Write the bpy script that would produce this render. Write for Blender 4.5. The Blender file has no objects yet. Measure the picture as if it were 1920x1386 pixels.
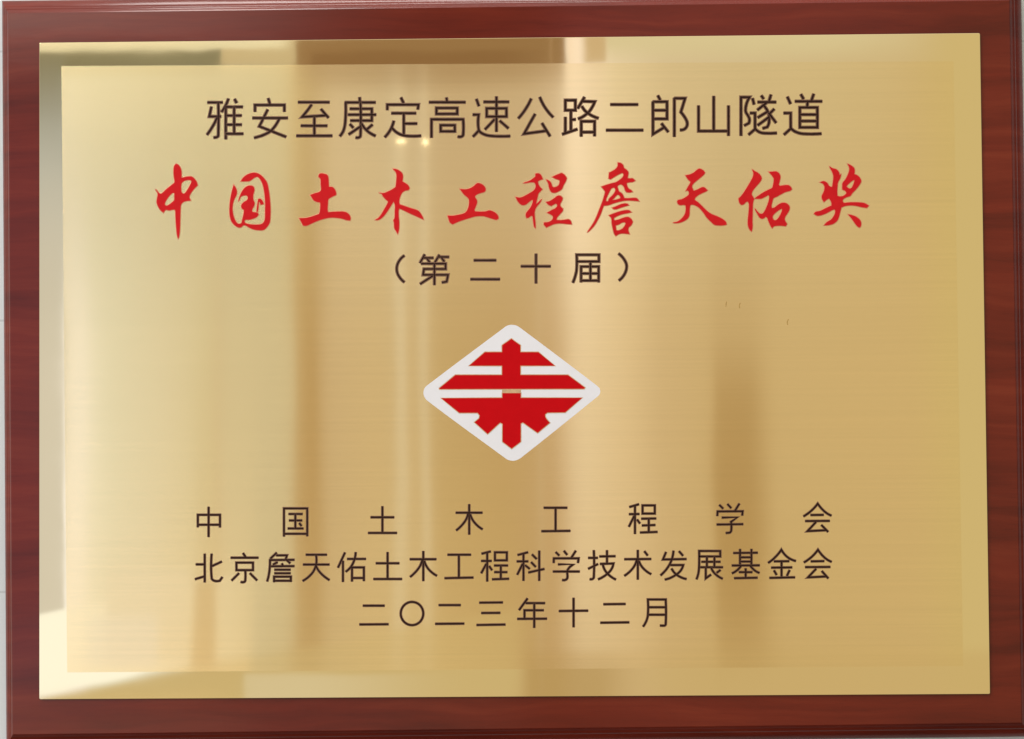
import bpy, bmesh, math
from mathutils import Vector, Matrix, Euler

# ------------------------------------------------------------------ scene, camera, light
S = bpy.context.scene
COL = S.collection
S.render.engine = 'CYCLES'
S.cycles.use_denoising = True
S.cycles.max_bounces = 8
S.cycles.caustics_reflective = False
S.view_settings.view_transform = 'Standard'
S.view_settings.look = 'None'
S.view_settings.exposure = 0.0
S.view_settings.gamma = 1.0
S.view_settings.use_curve_mapping = False

cam_d = bpy.data.cameras.new('camera')
cam_d.sensor_fit = 'HORIZONTAL'
cam_d.sensor_width = 36.0
cam_d.lens = 36.0 * 1.15
cam_d.clip_start = 0.01
cam_d.clip_end = 100.0
cam = bpy.data.objects.new('camera', cam_d)
COL.objects.link(cam)
cam.matrix_world = Matrix([[0.99993575,0.00779867,0.00822625,0.00649502],[0.00837708,-0.01950874,-0.99977459,-0.69293822],[-0.00763642,0.99977927,-0.01957282,-0.01588418],[0,0,0,1]])
S.camera = cam


class NT:
    """small helper for node trees"""
    def __init__(self, tree):
        self.t = tree
        self.t.nodes.clear()

    def n(self, kind, **props):
        nd = self.t.nodes.new(kind)
        for k, v in props.items():
            setattr(nd, k, v)
        return nd

    def link(self, a, b):
        self.t.links.new(a, b)

    def put(self, sock, val):
        if isinstance(val, bpy.types.NodeSocket):
            self.link(val, sock)
        else:
            sock.default_value = val

    def math(self, op, a, b=0.0, c=None, clamp=False):
        nd = self.n('ShaderNodeMath', operation=op, use_clamp=clamp)
        self.put(nd.inputs[0], a)
        self.put(nd.inputs[1], b)
        if c is not None:
            self.put(nd.inputs[2], c)
        return nd.outputs[0]

    def smooth(self, x, a, b, lo=0.0, hi=1.0):
        nd = self.n('ShaderNodeMapRange', interpolation_type='SMOOTHSTEP')
        self.put(nd.inputs['Value'], x)
        nd.inputs['From Min'].default_value = a
        nd.inputs['From Max'].default_value = b
        nd.inputs['To Min'].default_value = lo
        nd.inputs['To Max'].default_value = hi
        return nd.outputs[0]

    def lin(self, x, a, b, lo=0.0, hi=1.0):
        nd = self.n('ShaderNodeMapRange')
        self.put(nd.inputs['Value'], x)
        nd.inputs['From Min'].default_value = a
        nd.inputs['From Max'].default_value = b
        nd.inputs['To Min'].default_value = lo
        nd.inputs['To Max'].default_value = hi
        return nd.outputs[0]

    def mix(self, fac, a, b, blend='MIX'):
        nd = self.n('ShaderNodeMix', data_type='RGBA', blend_type=blend)
        self.put(nd.inputs[0], fac)
        self.put(nd.inputs[6], a)
        self.put(nd.inputs[7], b)
        return nd.outputs[2]

    def ramp(self, x, stops, interp='LINEAR'):
        nd = self.n('ShaderNodeValToRGB')
        nd.color_ramp.interpolation = interp
        el = nd.color_ramp.elements
        while len(el) < len(stops):
            el.new(0.5)
        for e, (p, c) in zip(el, stops):
            e.position = p
            e.color = (*c, 1.0)
        self.put(nd.inputs[0], x)
        return nd.outputs[0]

    def noise(self, vec, scale, detail=2.0, rough=0.5, dist=0.0):
        nd = self.n('ShaderNodeTexNoise')
        self.put(nd.inputs['Vector'], vec)
        nd.inputs['Scale'].default_value = scale
        nd.inputs['Detail'].default_value = detail
        nd.inputs['Roughness'].default_value = rough
        nd.inputs['Distortion'].default_value = dist
        return nd.outputs[0]

    def mapping(self, vec, loc=(0, 0, 0), scale=(1, 1, 1), rot=(0, 0, 0)):
        nd = self.n('ShaderNodeMapping')
        self.put(nd.inputs['Vector'], vec)
        nd.inputs['Location'].default_value = loc
        nd.inputs['Rotation'].default_value = rot
        nd.inputs['Scale'].default_value = scale
        return nd.outputs[0]


# Unseen procedural surround, its bands of light added for brass and lacquer to reflect: u is to the right and v is up, both
# measured as slopes away from the wall's normal.
world = bpy.data.worlds.new('World')
S.world = world
world.use_nodes = True
w = NT(world.node_tree)
geo = w.n('ShaderNodeTexCoord')
sep = w.n('ShaderNodeSeparateXYZ')
w.link(geo.outputs['Generated'], sep.inputs[0])
fwd = w.math('MAXIMUM', w.math('MULTIPLY', sep.outputs[1], -1.0), 0.02)
u_ = w.math('DIVIDE', sep.outputs[0], fwd)
v_ = w.math('DIVIDE', sep.outputs[2], fwd)
RAMP_LO = [(0.08341,(1.1116,1.2587,1.7956)),(0.10981,(1.1628,1.2954,1.7956)),(0.12438,(1.1319,1.2709,1.7956)),(0.13439,(0.9753,1.1068,1.3758)),(0.15167,(0.9021,1.0189,1.2134)),(0.19259,(0.8494,0.9049,0.9917)),(0.23802,(0.7656,0.7802,0.7358)),(0.24256,(0.7099,0.6578,0.6136)),(0.2471,(0.7334,0.744,0.7241)),(0.2993,(0.7255,0.7262,0.7012)),(0.30565,(0.7021,0.6745,0.6136)),(0.30882,(0.571,0.4355,0.2737)),(0.32424,(0.5177,0.3671,0.1906)),(0.33513,(0.6716,0.5778,0.4766)),(0.37411,(0.7099,0.617,0.4766)),(0.41034,(0.6792,0.5855,0.4411)),(0.43298,(0.6129,0.5037,0.3292)),(0.48727,(0.5848,0.4554,0.2803)),(0.52796,(0.6492,0.5181,0.3989)),(0.54378,(0.8667,0.7987,0.7956)),(0.55507,(0.9111,0.8556,0.8454)),(0.58669,(0.8494,0.7619,0.6899)),(0.61828,(0.7255,0.6251,0.5137)),(0.66113,(0.6868,0.5855,0.4324)),(0.78051,(0.7099,0.6091,0.4411)),(0.86595,(0.7177,0.6251,0.4498))]
RAMP_HI = [(0.08341,(0.5048,0.617,0.871)),(0.11528,(0.5048,0.6091,0.8454)),(0.19259,(0.4553,0.5181,0.6349)),(0.27434,(0.5307,0.5625,0.5928)),(0.30383,(0.5848,0.5778,0.5328)),(0.30882,(0.5987,0.5326,0.4072)),(0.31971,(0.5917,0.5253,0.3828)),(0.34011,(0.8322,0.8174,0.8454)),(0.39223,(0.8152,0.8174,0.8581)),(0.44203,(0.7737,0.7262,0.7126)),(0.50988,(0.7985,0.7619,0.7713)),(0.53022,(0.9383,0.9049,1.0056)),(0.54604,(1.1628,1.1755,1.4269)),(0.55733,(1.1628,1.1755,1.4269)),(0.58217,(0.9383,0.9049,0.9369)),(0.62279,(0.7902,0.7351,0.7012)),(0.69044,(0.7414,0.6915,0.6242)),(0.86595,(0.7099,0.6332,0.4675))]
up_ = w.smooth(v_, 0.0164, 0.2207)
def u_ramp(stops):
    return w.ramp(w.lin(u_, -0.5, 0.5), stops)
col = w.mix(up_, u_ramp(RAMP_LO), u_ramp(RAMP_HI))
# (colour, u from, u to, softness left, softness right, v from, v to, softness bottom, softness top, slope, strength)
REFLECTION_ZONES = [
    ((0.9021,0.9557,1.0919),-0.10823,-0.09871,0.00317,0.00317,-0.82864,0.7503,0.00226,0.00226,0,0.55),  # pale upright stripe added for the streak through the left downlight glint
    ((0.9021,0.9557,1.0919),-0.08649,-0.07924,0.00226,0.00226,-0.82864,0.7503,0.00226,0.00226,0,0.55),  # the same added streak for the right downlight glint
    ((0.8494,0.8949,1.0056),0.01395,0.01576,0.0009,0.0009,-0.82864,0.10698,0.00226,0.04522,0,0.5),
    ((0.4674,0.3271,0.1555),0.16249,0.20396,0.00271,0.01357,-0.20425,0.0209,0.06331,0.03618,0,1.0),
    ((0.6716,0.7395,0.9251),-0.6264,-0.39019,0.01357,0.0009,-0.1908,0.18424,0.00362,0.11305,0,1.0),
    ((0.7819,0.8494,1.0578),-0.6264,-0.39019,0.01357,0.0009,-0.1908,0.07977,0.00362,0.09044,0,1.0),
    ((0.2955,0.3016,0.2508),-0.6264,-0.39019,0.01357,0.0009,0.24805,0.51869,0.05879,0.00181,0,1.0),
    ((0.2955,0.3016,0.2508),-0.39064,-0.25471,0.0009,0.00045,0.27453,0.51869,0.00362,0.00181,0,1.0),
    ((0.6944,0.6385,0.5122),-0.25471,-0.19118,0.00045,0.00045,0.27773,0.51869,0.00904,0.00181,0,1.0),
    ((0.9383,0.9682,0.9251),-0.6264,-0.19843,0.01357,0.00904,0.29555,0.61109,0.00136,0.0009,0.0,1.0),
    ((0.3651,0.2475,0.1477),-0.19072,0.03971,0.0009,0.00136,0.26631,0.61109,0.01357,0.00226,0,1.0),
    ((0.2955,0.1835,0.1005),-0.17802,0.00988,0.00045,0.02713,0.26631,0.29189,0.01357,0.00181,0,0.8),
    ((0.6419,0.5028,0.3946),0.02615,0.02728,0.00023,0.00023,0.26631,0.30744,0.00226,0.00904,0,0.8),
    ((1.1524,1.0742,1.1716),0.04107,0.05146,0.00045,0.01357,0.26631,0.61109,0.02713,0.00226,0,1.0),
    ((0.7177,0.6067,0.4767),0.05507,0.07404,0.00452,0.00136,0.28001,0.61109,0.00226,0.00226,0,1.0),
    ((0.7985,0.8118,0.7118),0.07449,0.3255,0.0009,0.09044,0.28687,0.61109,0.01809,0.00226,0,1.0),
    ((0.7177,0.6547,0.4264),0.35022,0.72884,0.02713,0.01357,-0.47627,0.61109,0.00226,0.00226,0,0.9),
    ((8.2,8.2,7.3),-0.53509,-0.24836,0.01357,0.19445,0.31201,0.34406,0.00724,0.00724,0,1.0),  # bright patch added to put glare on the lacquer at upper left
    ((1.1942,1.3678,1.7696),-0.67211,-0.26198,0.01357,0.05879,-0.17157,-0.10346,0.00271,0.00181,0.2,1.0),
    ((0.6944,0.6225,0.4264),-0.67211,0.0031,0.00452,0.01809,-0.71111,-0.182,0.00226,0.00362,0.18,1.0),
    ((2.3,1.9,1.5),-0.58073,-0.12589,0.01357,0.18993,-0.34285,-0.26694,0.01357,0.00543,0,1.0),  # warm patch added to lighten the lacquered wood at lower left
    ((0.7819,0.7752,0.7118),-0.23655,-0.11683,0.00136,0.07688,-0.34285,-0.23651,0.00452,0.00226,0,0.9),
    ((0.5573,0.442,0.2568),0.00084,0.09571,0.00678,0.03618,-0.78486,-0.21994,0.00226,0.00452,0,0.9),
    ((0.6716,0.5758,0.3643),0.09571,0.68415,0.03618,0.00226,-0.78486,-0.21994,0.00226,0.00904,0,0.7),
    ((0.9383,0.9975,1.2134),-0.35379,-0.28378,0.00362,0.00452,-0.22487,-0.1477,0.00633,0.00543,0,1.0),
    ((0.5987,0.4757,0.344),-0.28197,-0.26107,0.00362,0.00181,-0.22935,-0.15714,0.00452,0.00633,0,1.0),
    ((0.9753,1.1523,1.776),-0.37107,-0.31105,0.00904,0.00362,-0.22935,-0.18721,0.00362,0.00724,0,0.8)]
for c, u0, u1, su0, su1, v0, v1, sv0, sv1, k, st in REFLECTION_ZONES:
    vv = w.math('SUBTRACT', v_, w.math('MULTIPLY', u_, k)) if k else v_
    m = w.smooth(u_, u0 - su0, u0 + su0)
    m = w.math('MULTIPLY', m, w.smooth(u_, u1 - su1, u1 + su1, 1.0, 0.0))
    m = w.math('MULTIPLY', m, w.smooth(vv, v0 - sv0, v0 + sv0))
    m = w.math('MULTIPLY', m, w.smooth(vv, v1 - sv1, v1 + sv1, 1.0, 0.0))
    m = w.math('MULTIPLY', m, st)
    col = w.mix(m, col, (*c, 1.0))
# far to the sides: a pale ceiling, a dim floor, and less light from the right than from the left
amb = w.ramp(w.lin(sep.outputs[2], -1.0, 1.0), [(0.0, (0.05, 0.045, 0.04)), (0.3, (0.16, 0.14, 0.11)), (0.5, (0.5, 0.46, 0.39)), (0.75, (0.95, 0.93, 0.88)), (1.0, (1.1, 1.1, 1.08))])
side = w.smooth(sep.outputs[0], 0.2, 0.9, 1.0, 0.35)
amb2 = w.n('ShaderNodeVectorMath', operation='SCALE')
w.link(amb, amb2.inputs[0])
w.link(side, amb2.inputs['Scale'])
far = w.smooth(w.math('MAXIMUM', w.math('ABSOLUTE', v_), w.math('MULTIPLY', w.math('ABSOLUTE', u_), 0.8)), 0.5, 1.3)
col = w.mix(far, col, amb2.outputs[0])
bg = w.n('ShaderNodeBackground')
w.link(col, bg.inputs[0])
bg.inputs[1].default_value = 1.0
wo = w.n('ShaderNodeOutputWorld')
w.link(bg.outputs[0], wo.inputs[0])


def area_lamp(name, loc, target, sx, sy, power, color, shape='RECTANGLE'):
    d = bpy.data.lights.new(name, 'AREA')
    d.shape = shape
    d.size = sx
    d.size_y = sy
    d.energy = power
    d.color = color
    o = bpy.data.objects.new(name, d)
    COL.objects.link(o)
    o.location = loc
    o.rotation_euler = (Vector(target) - Vector(loc)).to_track_quat('-Z', 'Y').to_euler()
    return o


# daylight from a window, high on the left of whoever looks at the plaque
area_lamp('window_light', (-2.3, -1.5, 1.6), (0, 0, 0), 1.1, 1.5, 58, (0.95, 0.98, 1.0))
# ceiling light, just in front of the wall
area_lamp('ceiling_light', (-0.25, -0.42, 1.9), (0, 0, 0), 1.2, 0.4, 24, (1.0, 0.97, 0.92))
# two small ceiling downlights, seen as sparks in the brushed metal
area_lamp('ceiling_downlight', (-0.3298, -2.6012, 0.6928), (0, 0, 0), 0.024, 0.008, 0.0052, (1.0, 0.97, 0.92), 'ELLIPSE')
area_lamp('ceiling_downlight', (-0.2595, -2.6012, 0.6891), (0, 0, 0), 0.012, 0.016, 0.005, (1.0, 0.97, 0.92), 'ELLIPSE')

# ------------------------------------------------------------------ materials
def material(name):
    m = bpy.data.materials.new(name)
    m.use_nodes = True
    return m, NT(m.node_tree)


def principled(name, base, rough=0.5, metallic=0.0, coat=0.0, coat_rough=0.05, spec=0.5, vary=0.0, vary_scale=200.0):
    m, t = material(name)
    p = t.n('ShaderNodeBsdfPrincipled')
    o = t.n('ShaderNodeOutputMaterial')
    t.link(p.outputs[0], o.inputs[0])
    p.inputs['Roughness'].default_value = rough
    p.inputs['Metallic'].default_value = metallic
    p.inputs['Coat Weight'].default_value = coat
    p.inputs['Coat Roughness'].default_value = coat_rough
    p.inputs['Specular IOR Level'].default_value = spec
    tc = t.n('ShaderNodeTexCoord')
    nz = t.noise(tc.outputs['Object'], vary_scale, 4.0, 0.6)
    lo = tuple(c * (1 - vary) for c in base)
    hi = tuple(min(1, c * (1 + vary)) for c in base)
    t.link(t.ramp(nz, [(0.3, lo), (0.7, hi)]), p.inputs['Base Color'])
    return m


BRASS = (0.86,0.66,0.34)

def brass_polished():
    m, t = material('polished_brass')
    tc = t.n('ShaderNodeTexCoord')
    g = t.n('ShaderNodeBsdfGlossy')
    g.inputs['Color'].default_value = (*BRASS_POL, 1)
    sm = t.noise(t.mapping(tc.outputs['Object'], scale=(1, 1, 3)), 9.0, 3.0, 0.6)
    t.link(t.lin(sm, 0.35, 0.75, 0.025, 0.05), g.inputs['Roughness'])
    # the thin sheet is a little wavy
    h = t.noise(t.mapping(tc.outputs['Object'], scale=(1, 1, 1.6)), 26.0, 1.0, 0.4)
    b = t.n('ShaderNodeBump')
    b.inputs['Strength'].default_value = 1.0
    b.inputs['Distance'].default_value = 0.000018
    t.link(h, b.inputs['Height'])
    t.link(b.outputs[0], g.inputs['Normal'])
    o = t.n('ShaderNodeOutputMaterial')
    t.link(g.outputs[0], o.inputs[0])
    return m


def brass_brushed():
    m, t = material('brushed_brass')
    tc = t.n('ShaderNodeTexCoord')
    uv = t.n('ShaderNodeUVMap')
    uv.uv_map = 'brush'
    tan = t.n('ShaderNodeTangent', direction_type='UV_MAP')
    tan.uv_map = 'brush'
    # hairlines run left to right
    hair = t.noise(t.mapping(tc.outputs['Object'], scale=(6, 1, 1500)), 1.0, 3.0, 0.65)
    hair2 = t.noise(t.mapping(tc.outputs['Object'], loc=(3, 0, 1), scale=(2.2, 1, 420)), 1.0, 2.0, 0.6)
    hh = t.math('ADD', t.math('MULTIPLY', hair, 0.6), t.math('MULTIPLY', hair2, 0.4))
    tone = t.lin(hh, 0.3, 0.7, 0.97, 1.025)
    # buckles of the thin sheet, long from top to bottom
    h = t.noise(t.mapping(tc.outputs['Object'], scale=(1.0, 1, 0.5)), 20.0, 1.0, 0.4)
    b = t.n('ShaderNodeBump')
    b.inputs['Strength'].default_value = 1.0
    b.inputs['Distance'].default_value = 0.000065
    t.link(h, b.inputs['Height'])
    colr = t.n('ShaderNodeVectorMath', operation='SCALE')
    colr.inputs[0].default_value = BRASS
    t.link(tone, colr.inputs['Scale'])
    ga = t.n('ShaderNodeBsdfAnisotropic', distribution='GGX')
    t.link(colr.outputs[0], ga.inputs['Color'])
    ga.inputs['Roughness'].default_value = 0.128
    ga.inputs['Anisotropy'].default_value = 0.817
    ga.inputs['Rotation'].default_value = 0.0
    t.link(tan.outputs[0], ga.inputs['Tangent'])
    t.link(b.outputs[0], ga.inputs['Normal'])
    gs = t.n('ShaderNodeBsdfGlossy', distribution='GGX')
    t.link(colr.outputs[0], gs.inputs['Color'])
    gs.inputs['Roughness'].default_value = 0.04
    t.link(b.outputs[0], gs.inputs['Normal'])
    mx = t.n('ShaderNodeMixShader')
    mx.inputs[0].default_value = 0.3
    t.link(ga.outputs[0], mx.inputs[1])
    t.link(gs.outputs[0], mx.inputs[2])
    o = t.n('ShaderNodeOutputMaterial')
    t.link(mx.outputs[0], o.inputs[0])
    return m


def wood():
    m, t = material('lacquered_rosewood')
    tc = t.n('ShaderNodeTexCoord')
    ob = tc.outputs['Object']
    warp = t.noise(t.mapping(ob, scale=(5, 5, 14)), 1.0, 3.0, 0.55)
    wv = t.n('ShaderNodeVectorMath', operation='MULTIPLY_ADD')
    t.link(warp, wv.inputs[0])
    wv.inputs[1].default_value = (0, 0, 0.035)
    t.link(ob, wv.inputs[2])
    grain = t.noise(t.mapping(wv.outputs[0], scale=(5.5, 5.5, 95)), 1.0, 4.0, 0.62, 0.3)
    fig = t.noise(t.mapping(wv.outputs[0], loc=(2, 1, 0.4), scale=(4.5, 4.5, 34)), 1.0, 2.0, 0.5, 0.6)
    pores = t.noise(t.mapping(ob, scale=(70, 70, 1500)), 1.0, 2.0, 0.6)
    c1 = t.ramp(grain, [(0.30, (0.108, 0.010, 0.0035)), (0.52, (0.147, 0.014, 0.005)), (0.72, (0.185, 0.022, 0.008))])
    dark = t.ramp(fig, [(0.25, (0.42, 0.38, 0.42)), (0.42, (0.85, 0.83, 0.84)), (0.6, (1.0, 1.0, 1.0)), (0.8, (1.1, 1.06, 1.05))])
    c2 = t.mix(0.75, c1, dark, 'MULTIPLY')
    pc = t.ramp(pores, [(0.30, (0.72, 0.70, 0.70)), (0.45, (1, 1, 1))])
    c3 = t.mix(0.45, c2, pc, 'MULTIPLY')
    p = t.n('ShaderNodeBsdfPrincipled')
    t.link(c3, p.inputs['Base Color'])
    p.inputs['Roughness'].default_value = 0.5
    p.inputs['Specular IOR Level'].default_value = 0.05
    p.inputs['Coat Weight'].default_value = 0.5
    p.inputs['Coat Roughness'].default_value = 0.13
    b = t.n('ShaderNodeBump')
    b.inputs['Strength'].default_value = 0.25
    b.inputs['Distance'].default_value = 0.0003
    t.link(t.noise(t.mapping(ob, scale=(12, 12, 60)), 1.0, 3.0, 0.5), b.inputs['Height'])
    t.link(b.outputs[0], p.inputs['Coat Normal'])
    o = t.n('ShaderNodeOutputMaterial')
    t.link(p.outputs[0], o.inputs[0])
    return m


def wall_paint():
    m, t = material('pale_wall')
    tc = t.n('ShaderNodeTexCoord')
    ob = tc.outputs['Object']
    big = t.noise(ob, 6.0, 4.0, 0.6)
    fine = t.noise(ob, 900.0, 3.0, 0.6)
    c = t.ramp(big, [(0.3, (0.62, 0.645, 0.63)), (0.7, (0.66, 0.68, 0.66))])
    c = t.mix(0.10, c, t.ramp(fine, [(0.3, (0.6, 0.6, 0.6)), (0.7, (1, 1, 1))]), 'MULTIPLY')
    # thin level joints in the wall covering
    sp = t.n('ShaderNodeSeparateXYZ')
    t.link(ob, sp.inputs[0])
    q = t.math('FRACT', t.math('DIVIDE', t.math('ADD', sp.outputs[2], 1.6 + 0.00574), 0.16351))
    j = t.math('LESS_THAN', q, 0.008)
    c = t.mix(t.math('MULTIPLY', j, 0.35), c, (0.3, 0.3, 0.29, 1))
    p = t.n('ShaderNodeBsdfPrincipled')
    t.link(c, p.inputs['Base Color'])
    p.inputs['Roughness'].default_value = 0.6
    b = t.n('ShaderNodeBump')
    b.inputs['Strength'].default_value = 0.2
    b.inputs['Distance'].default_value = 0.0005
    t.link(fine, b.inputs['Height'])
    t.link(b.outputs[0], p.inputs['Normal'])
    o = t.n('ShaderNodeOutputMaterial')
    t.link(p.outputs[0], o.inputs[0])
    return m


BRASS_POL = (0.86,0.68,0.38)
M_POL = brass_polished()
M_BR = brass_brushed()
M_WOOD = wood()
M_WALL = wall_paint()
M_INK = principled('dark_engraving_paint', (0.022, 0.007, 0.004), 0.5, vary=0.25, vary_scale=400, spec=0.1)
M_ETCH = principled('etched_edge', (0.20, 0.10, 0.055), 0.55, 0.3, vary=0.2, vary_scale=500)
M_RED = principled('red_paint', (0.57, 0.012, 0.015), 0.45, vary=0.06, vary_scale=150, spec=0.06)
M_REDEDGE = principled('thin_red_paint_edge', (0.62, 0.24, 0.12), 0.5, 0.2, vary=0.12, vary_scale=400)
M_ENRED = principled('red_enamel', (0.54, 0.003, 0.006), 0.4, vary=0.03, vary_scale=120, spec=0.05)
M_WHITE = principled('white_enamel', (0.79, 0.765, 0.775), 0.35, vary=0.015, vary_scale=60, spec=0.3)
M_GILT = principled('brass_fillet', (0.66, 0.44, 0.25), 0.4, 0.6, vary=0.15, vary_scale=400)
M_NICK = principled('tarnish', (0.50, 0.32, 0.10), 0.5, 0.7, vary=0.3, vary_scale=900)

# ------------------------------------------------------------------ helpers
def mesh_object(name, bm, mats, parent=None, smooth=False):
    me = bpy.data.meshes.new(name)
    bmesh.ops.recalc_face_normals(bm, faces=bm.faces) if smooth is None else None
    bm.to_mesh(me)
    bm.free()
    for m in (mats if isinstance(mats, (list, tuple)) else [mats]):
        me.materials.append(m)
    o = bpy.data.objects.new(name, me)
    COL.objects.link(o)
    if parent is not None:
        o.parent = parent
    return o


def pt(q):
    """hundredths of a millimetre on the plaque's face -> metres (x, z)"""
    return (q[0] * 1e-5, q[1] * 1e-5)


def rounded(poly, r, n=5):
    out = []
    k = len(poly)
    for i in range(k):
        p = Vector(poly[i]); a = Vector(poly[i - 1]); b = Vector(poly[(i + 1) % k])
        d1 = (a - p).normalized(); d2 = (b - p).normalized()
        s = p + d1 * r; e = p + d2 * r
        for j in range(n + 1):
            f = j / n
            out.append(tuple((1 - f) ** 2 * s + 2 * f * (1 - f) * p + f * f * e))
    return out


def inset(poly, d):
    """move a convex outline inwards by d (list may run either way)"""
    k = len(poly)
    area = sum(poly[i][0] * poly[(i + 1) % k][1] - poly[(i + 1) % k][0] * poly[i][1] for i in range(k))
    sgn = 1 if area > 0 else -1
    out = []
    for i in range(k):
        p = Vector(poly[i]); a = (p - Vector(poly[i - 1])).normalized(); b = (Vector(poly[(i + 1) % k]) - p).normalized()
        na = Vector((-a.y, a.x)) * sgn; nb = Vector((-b.y, b.x)) * sgn
        m = (na + nb)
        m = m / max(0.3, m.length_squared) * 2
        out.append(tuple(p + m * d))
    return out


def ring_skin(bm, rings, mat=0, cap_front=True, smooth=False):
    """rings of (x, z, y) outlines skinned together, first ring capped"""
    vs = [[bm.verts.new((x, y, z)) for (x, z, y) in r] for r in rings]
    k = len(rings[0])
    for a, b in zip(vs, vs[1:]):
        for i in range(k):
            f = bm.faces.new((a[i], a[(i + 1) % k], b[(i + 1) % k], b[i]))
            f.material_index = mat
            f.smooth = smooth
    if cap_front:
        f = bm.faces.new(vs[0])
        f.material_index = mat
    return vs


# ------------------------------------------------------------------ the wall
WALL_Y = 0.0155
bm = bmesh.new()
bmesh.ops.create_cube(bm, size=1.0, matrix=Matrix.Translation((0, WALL_Y + 0.05, 0)) @ Matrix.Diagonal((3.2, 0.1, 2.4, 1)))
wall = mesh_object('wall', bm, M_WALL)
wall['kind'] = 'structure'

# ------------------------------------------------------------------ the plaque
plaque = bpy.data.objects.new('award_plaque', None)
plaque.empty_display_size = 0.05
COL.objects.link(plaque)
plaque['label'] = 'gold award plaque with red and dark lettering on a reddish brown wooden board'
plaque['category'] = 'plaque'

# wooden board: the flat face, and a moulded edge all round it
FLAT = [pt(q) for q in [(-29691,21175),(29577,21321),(29618,-21052),(-29392,-21424)]]            # clockwise from the upper left
bm = bmesh.new()
ring_skin(bm, [[(x, z, 0.0) for x, z in FLAT], [(x, z, 0.014) for x, z in FLAT]])
bm.faces.new(list(reversed([v for v in bm.verts][4:8])))
bmesh.ops.recalc_face_normals(bm, faces=bm.faces)
board = mesh_object('wooden_board', bm, M_WOOD, plaque)

PROFILE = [(0.0, 0.0), (0.06, 0.42), (0.12, 0.9), (0.18, 1.4), (0.24, 1.85), (0.27, 1.97), (0.30, 2.1), (0.33, 2.28), (0.36, 2.52), (0.39, 2.82), (0.42, 3.14), (0.48, 3.42), (0.55, 3.85), (0.62, 4.35), (0.69, 4.9), (0.76, 5.5), (0.83, 6.2), (0.89, 6.9), (0.94, 7.7), (0.98, 8.8), (1.0, 10.5), (1.0, 15.3)]                        # (share of the width outwards, depth in mm)
WIDTHS = (7.6, 10.6, 11.2, 11.0)                          # left, top, right, bottom in mm
def rim_ring(s, dep):
    (l, tp, r, bt) = [wd * s * 1e-3 for wd in WIDTHS]
    (a, b, c, d) = FLAT
    return [(a[0] - l, a[1] + tp, dep * 1e-3), (b[0] + r, b[1] + tp, dep * 1e-3),
            (c[0] + r, c[1] - bt, dep * 1e-3), (d[0] - l, d[1] - bt, dep * 1e-3)]
bm = bmesh.new()
ring_skin(bm, [rim_ring(s, d) for s, d in PROFILE], cap_front=False)
bmesh.ops.recalc_face_normals(bm, faces=bm.faces)
rim = mesh_object('moulded_rim', bm, M_WOOD, board)

# brass plate with small rounded corners and a softened edge
PLATE = [pt(q) for q in [(-27797,19367),(27807,19371),(27799,-19372),(-27804,-19377)]]
bm = bmesh.new()
o0 = rounded(PLATE, 0.0011)
ring_skin(bm, [[(x, z, -0.00120) for x, z in inset(o0, 0.00030)],
               [(x, z, -0.00112) for x, z in inset(o0, 0.00010)],
               [(x, z, -0.00095) for x, z in o0],
               [(x, z, 0.0) for x, z in o0]])
bmesh.ops.recalc_face_normals(bm, faces=bm.faces)
plate = mesh_object('brass_plate', bm, M_POL, plaque)

PANEL = [pt(q) for q in [(-26480,17954),(26215,17713),(26244,-17724),(-26140,-17799)]]
FACE = -0.00123
bm = bmesh.new()
vs = [bm.verts.new((x, FACE, z)) for x, z in PANEL]
f = bm.faces.new(vs)
uvl = bm.loops.layers.uv.new('brush')
for lp in f.loops:
    lp[uvl].uv = (lp.vert.co.x, lp.vert.co.z)
f.normal_update()
if f.normal.y > 0:
    f.normal_flip()
panel = mesh_object('brushed_panel', bm, M_BR, plate)


def bend(pl, sub=4, corner=math.radians(50)):
    """round the gentle bends of a stroke, keep its corners"""
    P = [Vector(p) for p in pl]
    k = len(P)
    if k < 3 or (P[0] - P[-1]).length < 1e-5:
        return pl
    sharp = [True] + [(P[i] - P[i - 1]).angle(P[i + 1] - P[i], 0.0) > corner for i in range(1, k - 1)] + [True]
    out = [tuple(P[0])]
    for i in range(k - 1):
        p1, p2 = P[i], P[i + 1]
        if sharp[i] and sharp[i + 1]:
            out.append(tuple(p2))
            continue
        seg = (p2 - p1).length
        m1 = None if sharp[i] else (p2 - P[i - 1]).normalized() * seg
        m2 = None if sharp[i + 1] else (P[i + 2] - p1).normalized() * seg
        if m1 is None:
            m1 = 2 * (p2 - p1) - m2
        if m2 is None:
            m2 = 2 * (p2 - p1) - m1
        for j in range(1, sub + 1):
            s = j / sub
            h = (2*s**3 - 3*s*s + 1) * p1 + (s**3 - 2*s*s + s) * m1 + (-2*s**3 + 3*s*s) * p2 + (s**3 - s*s) * m2
            out.append((h.x, h.y))
    return out


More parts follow.
